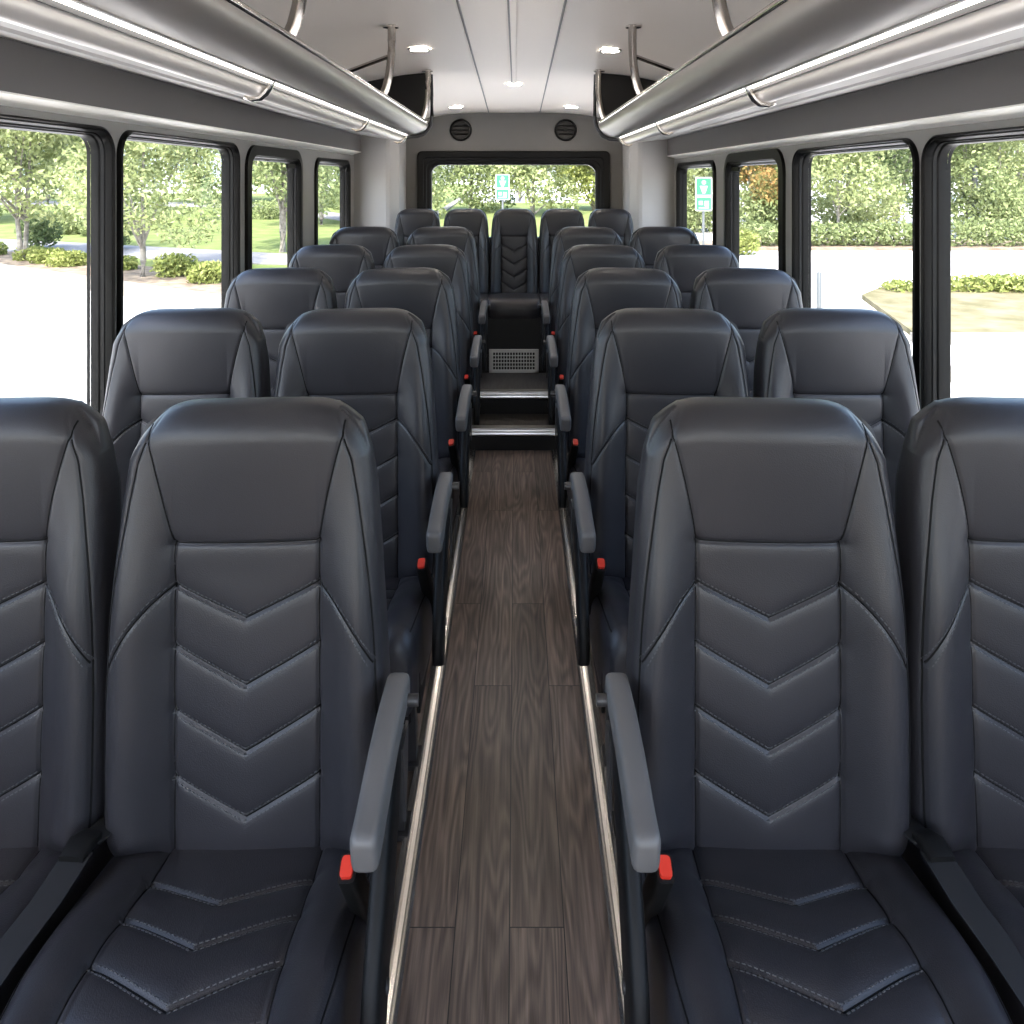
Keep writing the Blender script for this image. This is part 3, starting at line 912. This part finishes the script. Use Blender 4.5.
# left planting strip, lawn, path
slab('ground_lawn', [(-60, 48), (-10.6, 15.95), (-4.5, 12.1), (-3.4, 13.0), (-3.2, 70), (-60, 70)], GZ - .01, GZ + .05, M['lawn'])
slab('ground_mulch', [(-24, 24.7), (-10.62, 15.99), (-4.5, 12.17), (-3.6, 13.0), (-3.9, 13.8), (-10.0, 17.5), (-24, 26.4)], GZ + .02, GZ + .07, M['mulch'])
slab('kerb_strip', [(-60, 47.6), (-10.75, 15.6), (-4.45, 11.6), (-3.0, 12.6), (-2.9, 70), (-3.2, 70), (-3.3, 13.2), (-4.5, 12.25), (-10.6, 16.05), (-60, 48.2)], GZ - .01, GZ + .12, M['kerb'])
slab('path', [(-40, 27.5), (-12.2, 18.6), (-5.3, 16.4), (-3.3, 16.2), (-3.3, 17.8), (-5.3, 18.1), (-12.2, 20.8), (-40, 30.5)], GZ + .03, GZ + .075, M['path'])
slab('path_far', [(-60, 44), (-12, 36), (-3.3, 24), (-3.3, 26), (-12, 39), (-60, 48)], GZ + .03, GZ + .075, M['path'])
# right island and kerbs
slab('ground_island', [(5.0, 9.7), (12.5, 9.7), (13.5, 13.4), (6.3, 13.4), (5.6, 12.6)], GZ - .01, GZ + .08, M['dry'])
slab('kerb_island', [(4.9, 9.5), (12.6, 9.5), (12.6, 9.68), (4.9, 9.68)], GZ - .01, GZ + .11, M['kerb'])
slab('kerb_near', [(3.9, 7.9), (14, 7.9), (14, 8.15), (3.9, 8.15)], GZ - .01, GZ + .10, M['kerb'])
slab('ground_verge', [(4.6, 19.3), (40, 19.3), (40, 21.2), (4.6, 21.2)], GZ - .01, GZ + .06, M['mulch'])
slab('ground_verge_rear', [(-3.0, 21), (4.2, 21), (4.2, 40), (-3.0, 40)], GZ - .01, GZ + .06, M['lawn'])

def leaves(mb, blobs, n, size):
    tot = sum(b[3] * b[4] * b[5] for b in blobs)
    for bx, by, bz, rx, ry, rz in blobs:
        k = max(8, int(n * rx * ry * rz / tot))
        d = rng.normal(size=(k, 3)); d /= np.linalg.norm(d, axis=1)[:, None]
        rad = rng.uniform(.35, 1.0, k) ** .55
        P = d * rad[:, None] * np.array([rx, ry, rz]) + np.array([bx, by, bz])
        A = rng.normal(size=(k, 3)); A /= np.linalg.norm(A, axis=1)[:, None]
        Bv = np.cross(A, rng.normal(size=(k, 3))); Bv /= np.linalg.norm(Bv, axis=1)[:, None]
        s = size * rng.uniform(.6, 1.3, k)[:, None]
        o = len(mb.v)
        q = np.stack([P - A * s, P - Bv * s * .5, P + A * s, P + Bv * s * .5], 1).reshape(-1, 3)
        mb.v.extend(map(tuple, q.tolist()))
        mb.f.extend([(o + 4 * i, o + 4 * i + 1, o + 4 * i + 2, o + 4 * i + 3) for i in range(k)])

def leaf_obj(name, mb, m, parent=None):
    me = bpy.data.meshes.new(name); me.from_pydata(mb.v, [], mb.f); me.materials.append(m)
    o = bpy.data.objects.new(name, me); COL.objects.link(o)
    if parent: o.parent = parent
    return o

def tree(name, label, x, y, h, cr, n, lm, tr=.06, base=None, size=.11, stems=1, group=None, cat='tree', low=None):
    o = empty(name, (x, y, GZ), label, cat, group)
    base = base if base is not None else h * .3
    cz = (h + base) / 2; rz = (h - base) / 2
    blobs = []
    tips = []
    for i in range(9):
        a = 2 * math.pi * i / 9 + random.uniform(-.3, .3); rr = cr * random.uniform(.35, .68)
        zz = cz + rz * (-.72 + 1.44 * ((i * 4) % 9) / 8)
        br = cr * random.uniform(.36, .52)
        blobs.append((rr * math.cos(a), rr * math.sin(a), zz, br, br, br * .85 * min(1.3, rz / cr)))
        tips.append((rr * math.cos(a) * .9, rr * math.sin(a) * .9, zz))
    blobs.append((0, 0, cz + rz * .4, cr * .55, cr * .55, rz * .55)); blobs.append((0, 0, cz, cr * .5, cr * .5, rz * .5))
    mb = MB(); leaves(mb, blobs, n, size); leaf_obj('foliage', mb, lm, o)
    t = MB()
    for s in range(stems):
        ox = (s - (stems - 1) / 2) * .22
        t.tube([(ox * .3, 0, -.02), (ox * .6, 0.02, base * .5), (ox, 0, base), (ox * 1.6, .05, cz + rz * .3)], [tr, tr * .8, tr * .66, tr * .25], 8)
        for k in range(5):
            tx, ty, tz = random.choice(tips)
            z0 = base * random.uniform(.75, 1.05)
            t.tube([(ox, 0, z0), (ox + (tx - ox) * .45, ty * .45, z0 + (tz - z0) * .55), (tx, ty, tz)], [tr * .45, tr * .3, tr * .1], 6)
    t.build('trunk', M['bark'], o, smooth=True)
    return o

def bush(name, label, x, y, rx, h, n, lm, size=.05, group=None, cat='bush', stem=False, ry=None):
    o = empty(name, (x, y, GZ), label, cat, group)
    mb = MB()
    z0 = .14 if stem else 0
    ry = ry or rx
    bl = []
    for i in range(7):
        a = 2 * math.pi * i / 7
        bl.append((rx * .45 * math.cos(a), ry * .45 * math.sin(a), z0 + h * .48, rx * .58, ry * .58, h * .5))
    bl.append((0, 0, z0 + h * .58, rx * .6, ry * .6, h * .46))
    leaves(mb, bl, n, size); leaf_obj('foliage', mb, lm, o)
    t = MB()
    for i in range(5):
        a = 2 * math.pi * i / 5
        t.tube([(0, 0, -.02), (rx * .4 * math.cos(a), ry * .4 * math.sin(a), z0 + h * .5)], [.018, .008], 6)
    t.build('stems', M['bark'], o)
    return o

# left side planting
tree('kerbside_tree', 'two-stemmed pale-barked tree with light leaves, seen through the nearest left window', -10.75, 17.0, 4.6, 2.1, 12000, M['leafA'], .065, 1.0, .065, 2, 'trees left of the bus')
tree('kerbside_tree', 'single pale-trunked forking tree in the mulch, centred in the second left window', -6.95, 14.55, 4.5, 1.75, 12000, M['leafA'], .07, .75, .055, 1, 'trees left of the bus')
tree('lawn_tree', 'lawn tree with thick grey trunk, seen through the third left window', -5.55, 18.6, 4.6, 1.7, 9000, M['leafB'], .11, 1.1, .065, 1, 'trees left of the bus')
tree('lawn_tree', 'dense light green tree seen through the rearmost left window', -6.6, 26.5, 4.6, 2.1, 9000, M['leafB'], .11, .5, .08, 1, 'trees left of the bus')
tree('lawn_tree', 'small round young tree far across the lawn, second left window', -11.5, 28.5, 2.1, .82, 1500, M['leafB'], .04, .55, .08, 1, 'trees left of the bus')
for i, (x, y, h, cr, lm, lab) in enumerate([
        (-21, 27, 6.0, 3.3, 'leafA', 'big yellow-green tree at the left edge behind the nearest left window'),
        (-17, 31, 5.4, 2.7, 'leafB', 'mid-green background tree behind the round shrub, nearest left window'),
        (-24, 40, 7.2, 3.9, 'leafB', 'tall far background tree rising at the back of the nearest left window'),
        (-16.5, 40, 7.0, 3.3, 'leafA', 'large far tree rising behind the forking tree in the second left window'),
        (-12.8, 42, 6.6, 2.8, 'leafB', 'large far tree at the right of the second left window'),
        (-10.8, 36, 6.0, 2.3, 'leafA', 'far tree between the second and third left windows'),
        (-8.6, 45, 7.0, 3.0, 'leafC', 'dark far tree at the back of the third left window'),
        (-9.9, 44, 7.0, 3.0, 'leafC', 'dark far tree behind the rearmost left window')]):
    tree('background_tree', lab, x, y, h, cr, 9000, M[lm], .14, h * .07, .12, 1, 'trees left of the bus')
bush('round_shrub', 'dark clipped round shrub on a short stem near the path, nearest left window', -11.7, 19.2, .52, .78, 1900, M['leafC'], .05, 'shrubs left of the bus', stem=True)
bush('round_shrub', 'dark clipped shrub half hidden by the post at the left of the second left window', -9.75, 19.0, .42, .72, 1300, M['leafC'], .05, 'shrubs left of the bus', stem=True)
for x, y, r, h, lab in ((-10.62, 17.15, .40, .36, 'low yellow-green shrub at the foot of the two-stemmed tree'),
                        (-9.95, 16.65, .40, .36, 'low yellow-green shrub in the middle of the mulch bed, nearest left window'),
                        (-9.25, 16.15, .42, .38, 'low yellow-green shrub nearest the post in the nearest left window'),
                        (-7.85, 15.55, .30, .34, 'low shrub left of the forking tree trunk, second left window'),
                        (-6.42, 14.75, .43, .48, 'larger low yellow-green shrub right of the forking tree trunk'),
                        (-5.48, 13.95, .38, .44, 'low yellow-green shrub at the right edge of the second left window'),
                        (-12.1, 17.9, .40, .40, 'low shrub at the far left edge of the nearest left window')):
    bush('low_shrub', lab, x, y, r, h, 1500, M['leafY'], .045, 'low shrubs in the mulch bed')
for x, y, r, h, lab in ((-13.2, 23.3, .55, .62, 'rounded green shrub past the path, beside the clipped shrub'), (-12.2, 22.7, .5, .58, 'rounded green shrub past the path, right of the nearest left window'),
                        (-9.3, 29.5, 1.1, .75, 'grey-green shrub mass across the lawn in the third left window'), (-13.6, 28.4, 1.5, .42, 'low ragged planting across the lawn in the second left window')):
    bush('lawn_shrub', lab, x, y, r, h, 1600, M['leafB'], .06, 'shrubs left of the bus')
bl = empty('office_building', (-24, 52, GZ), 'pale blue-grey office building far behind the trees on the left', 'building')
MB().box(-20, 12, 0, 6, 0, 3.6).build('facade_wall', M['facade'], bl)
for k in range(14):
    MB().box(-19 + 2.2 * k, -17.4 + 2.2 * k, -.05, 0.02, .7, 2.9).build('window_pane', M['facadeg'], bl)

# right side
for x0, x1, yy, h, lab, lm in ((6.0, 10.4, 20.0, .62, 'dense clipped green hedge along the far kerb behind the second right window', 'leafB'),
                               (10.4, 17.0, 19.9, .72, 'dense clipped green hedge along the far kerb behind the nearest right window', 'leafB')):
    o = empty('hedge', ((x0 + x1) / 2, yy, GZ), lab, 'hedge')
    mb = MB(); L = x1 - x0
    bls = [(-L / 2 + (i + .5) * L / 14, 0, h * .5 + .04, L / 20, .42, h * .52) for i in range(14)]
    leaves(mb, bls, 5200, .055); leaf_obj('foliage', mb, M[lm], o)
    t = MB()
    for i in range(10):
        t.tube([(-L / 2 + (i + .5) * L / 10, 0, -.02), (-L / 2 + (i + .5) * L / 10, .05, h * .6)], .02, 6)
    t.build('stems', M['bark'], o)
bush('verge_shrub', 'pale rounded shrub at the hedge end, third right window', 5.35, 18.6, .52, .62, 1500, M['leafY'], .05, 'shrubs right of the bus')
bush('island_planting', 'low yellow-green planting on the dry grass island, nearest right window', 8.2, 13.0, 1.5, .34, 2400, M['leafY'], .05, 'shrubs right of the bus', ry=.35)
bush('island_planting', 'small green tuft at the left end of the dry grass island', 6.45, 13.0, .35, .26, 500, M['leafY'], .04, 'shrubs right of the bus', ry=.3)
for (x, y, h, cr, base, lm, lab) in [
        (8.65, 20.9, 4.9, 1.75, 1.25, 'leafA', 'slender young tree with thin pale trunk, middle of the second right window'),
        (9.2, 25.5, 5.4, 2.1, 1.1, 'leafB', 'full green tree behind the hedge at the left of the second right window'),
        (12.9, 26.5, 5.8, 2.2, 1.7, 'leafC', 'darker green tree at the right of the second right window'),
        (14.9, 24.0, 5.6, 2.4, .9, 'leafA', 'light green tree behind the hedge beside the tall pole, nearest right window'),
        (17.4, 27.0, 6.2, 2.8, .9, 'leafB', 'broad green tree behind the hedge at the right edge of the nearest right window'),
        (12.9, 22.3, 5.0, 1.4, 1.2, 'leafB', 'thin-trunked tree left of the tall pole, nearest right window'),
        (6.95, 23.0, 4.2, 1.1, .9, 'leafO', 'small tree with partly orange leaves, third right window'),
        (8.2, 29.0, 5.6, 2.2, .8, 'leafB', 'green tree behind the orange tree, third right window'),
        (6.4, 31.0, 5.4, 2.2, .6, 'leafA', 'light green tree behind the green sign, rearmost right window'),
        (18.5, 40, 7.4, 4.2, 1.2, 'leafB', 'tall far tree seen above the hedge in the second right window'),
        (25.5, 42, 8.0, 4.6, 1.0, 'leafA', 'tall far tree seen above the hedge in the nearest right window'),
        (12.6, 42, 7.2, 3.6, .9, 'leafC', 'dark far tree at the back of the third right window')]:
    tree('roadside_tree', lab, x, y, h, cr, 10000, M[lm], .05 if y < 24 else .12, base * .7 if y < 23.5 else .15, .07 if y < 30 else .12, 1, 'trees right of the bus')
for x, y, rx, h, lm, lab in ((7.3, 22.6, 1.3, 1.5, 'leafB', 'tall loose shrub behind the hedge at its left end'), (10.2, 23.2, 1.45, 1.6, 'leafA', 'tall loose shrub behind the hedge, left half of the second right window'),
                        (13.4, 21.9, 1.2, 1.5, 'leafB', 'tall loose shrub behind the hedge, left edge of the nearest right window'), (16.6, 22.6, 1.6, 1.7, 'leafA', 'tall loose shrub behind the hedge, right of the tall pole'),
                        (5.6, 24.5, 1.1, 1.2, 'leafB', 'loose shrub low behind the green sign, rearmost right window')):
    bush('tall_shrub', lab, x, y, rx, h, 4200, M[lm], .065, 'shrubs right of the bus', ry=.8)
# behind the bus
for (x, y, h, cr, lm, lab) in [
        (-4.4, 29, 5.0, 2.1, 'leafA', 'light green tree at the left of the rear window'), (-1.9, 33, 5.3, 2.2, 'leafB', 'green tree left of the sign in the rear window'),
        (.7, 31, 5.0, 1.9, 'leafA', 'light green tree right of the sign in the rear window'), (3.4, 34, 4.3, 1.8, 'leafY', 'yellow-green tree at the right of the rear window'),
        (-6.0, 40, 6.6, 2.8, 'leafB', 'far tree at the left back of the rear window'), (.2, 42, 6.4, 2.8, 'leafC', 'dark far tree at the centre back of the rear window')]:
    tree('rear_tree', lab, x, y, h, cr, 9000, M[lm], .1, h * .02, .09, 1, 'trees behind the bus')

def sign(label, x, y, zc, w, h):
    o = empty('parking_sign', (x, y, GZ), label, 'sign', 'green and white roadside signs')
    MB().box(-.022, .022, 0, .04, -.05, zc - GZ + h * .48).build('post', M['post'], o)
    p = MB().prism(rrect(-w / 2, w / 2, zc - GZ - h / 2, zc - GZ + h / 2, .03, 4), 'y', -.022, -.004).build('sign_panel', M['signw'], o)
    z = zc - GZ
    MB().prism(rrect(-w * .43, w * .43, z - h * .02, z + h * .46, .02, 4), 'y', -.026, -.0225).build('green_field', M['signg'], p)
    MB().prism(rrect(-w * .43, w * .43, z - h * .46, z - h * .10, .02, 4), 'y', -.026, -.0225).build('green_field', M['signg'], p)
    g = MB()
    g.disc((0, -.030, z + h * .34), w * .13, .004, 16, 'y')
    g.prism([(-w * .24, z + h * .24), (w * .24, z + h * .24), (w * .14, z + h * .10), (w * .07, z + .01 * h), (-w * .07, z + .01 * h), (-w * .14, z + h * .10)], 'y', -.030, -.0265)
    g.box(-w * .30, -w * .06, -.030, -.0265, z - h * .32, z - h * .20); g.box(w * .04, w * .30, -.030, -.0265, z - h * .36, z - h * .20)
    g.box(-w * .30, w * .30, -.030, -.0265, z - h * .42, z - h * .385)
    g.build('white_symbol', M['signw'], p)
sign('green and white sign on a post, seen through the rearmost right window', 3.86, 16.0, .852, .345, .70)
sign('green and white sign on a post, seen through the rear window', -.33, 20.0, .858, .36, .66)
tag(MB().tube([(12.95, 22.0, GZ - .02), (12.95, 22.0, 1.55)], .075, 10).build('lamp_pole', M['post'], smooth=True), 'tall pale grey pole above the hedge in the nearest right window', 'pole')
tag(MB().tube([(3.9, 10.0, GZ - .02), (3.9, 10.0, .10), (3.9, 10.0, .118)], [.03, .03, .02], 12).build('bollard_post', M['post'], smooth=True), 'thin grey steel post standing on the pavement, second right window', 'post')

# ------------------------------------------------------------------ light
w = bpy.data.worlds.new('sky'); scn.world = w; w.use_nodes = True
nt = w.node_tree
bg = nt.nodes['Background']
sky = nt.nodes.new('ShaderNodeTexSky'); sky.sky_type = 'NISHITA'
sky.sun_disc = False; sky.sun_elevation = math.radians(55); sky.sun_rotation = math.radians(190); sky.air_density = 1.0; sky.dust_density = 2.5; sky.ozone_density = 1.0
nt.links.new(sky.outputs[0], bg.inputs['Color'])
bg.inputs['Strength'].default_value = 0.55
sun = bpy.data.lights.new('sun', 'SUN'); sun.energy = 6.0; sun.angle = math.radians(1.5); sun.color = (1, .96, .90)
so = bpy.data.objects.new('sun', sun); COL.objects.link(so)
so.rotation_euler = Vector((.12, .55, -.84)).to_track_quat('-Z', 'Y').to_euler()

# ------------------------------------------------------------------ camera
cam = bpy.data.cameras.new('camera'); co = bpy.data.objects.new('camera', cam); COL.objects.link(co)
co.location = (.013, 0, 1.55); co.rotation_euler = (math.pi / 2, 0, 0)
cam.sensor_width = 36; cam.lens = 780 / 1024 * 36
cam.shift_x = -4 / 1024; cam.shift_y = -(512 - 160) / 1024
cam.clip_start = .02; cam.clip_end = 300
scn.camera = co
vs_ = scn.view_settings
vs_.view_transform = 'Standard'; vs_.look = 'None'; vs_.gamma = 1; vs_.use_curve_mapping = False
vs_.exposure = 1.2
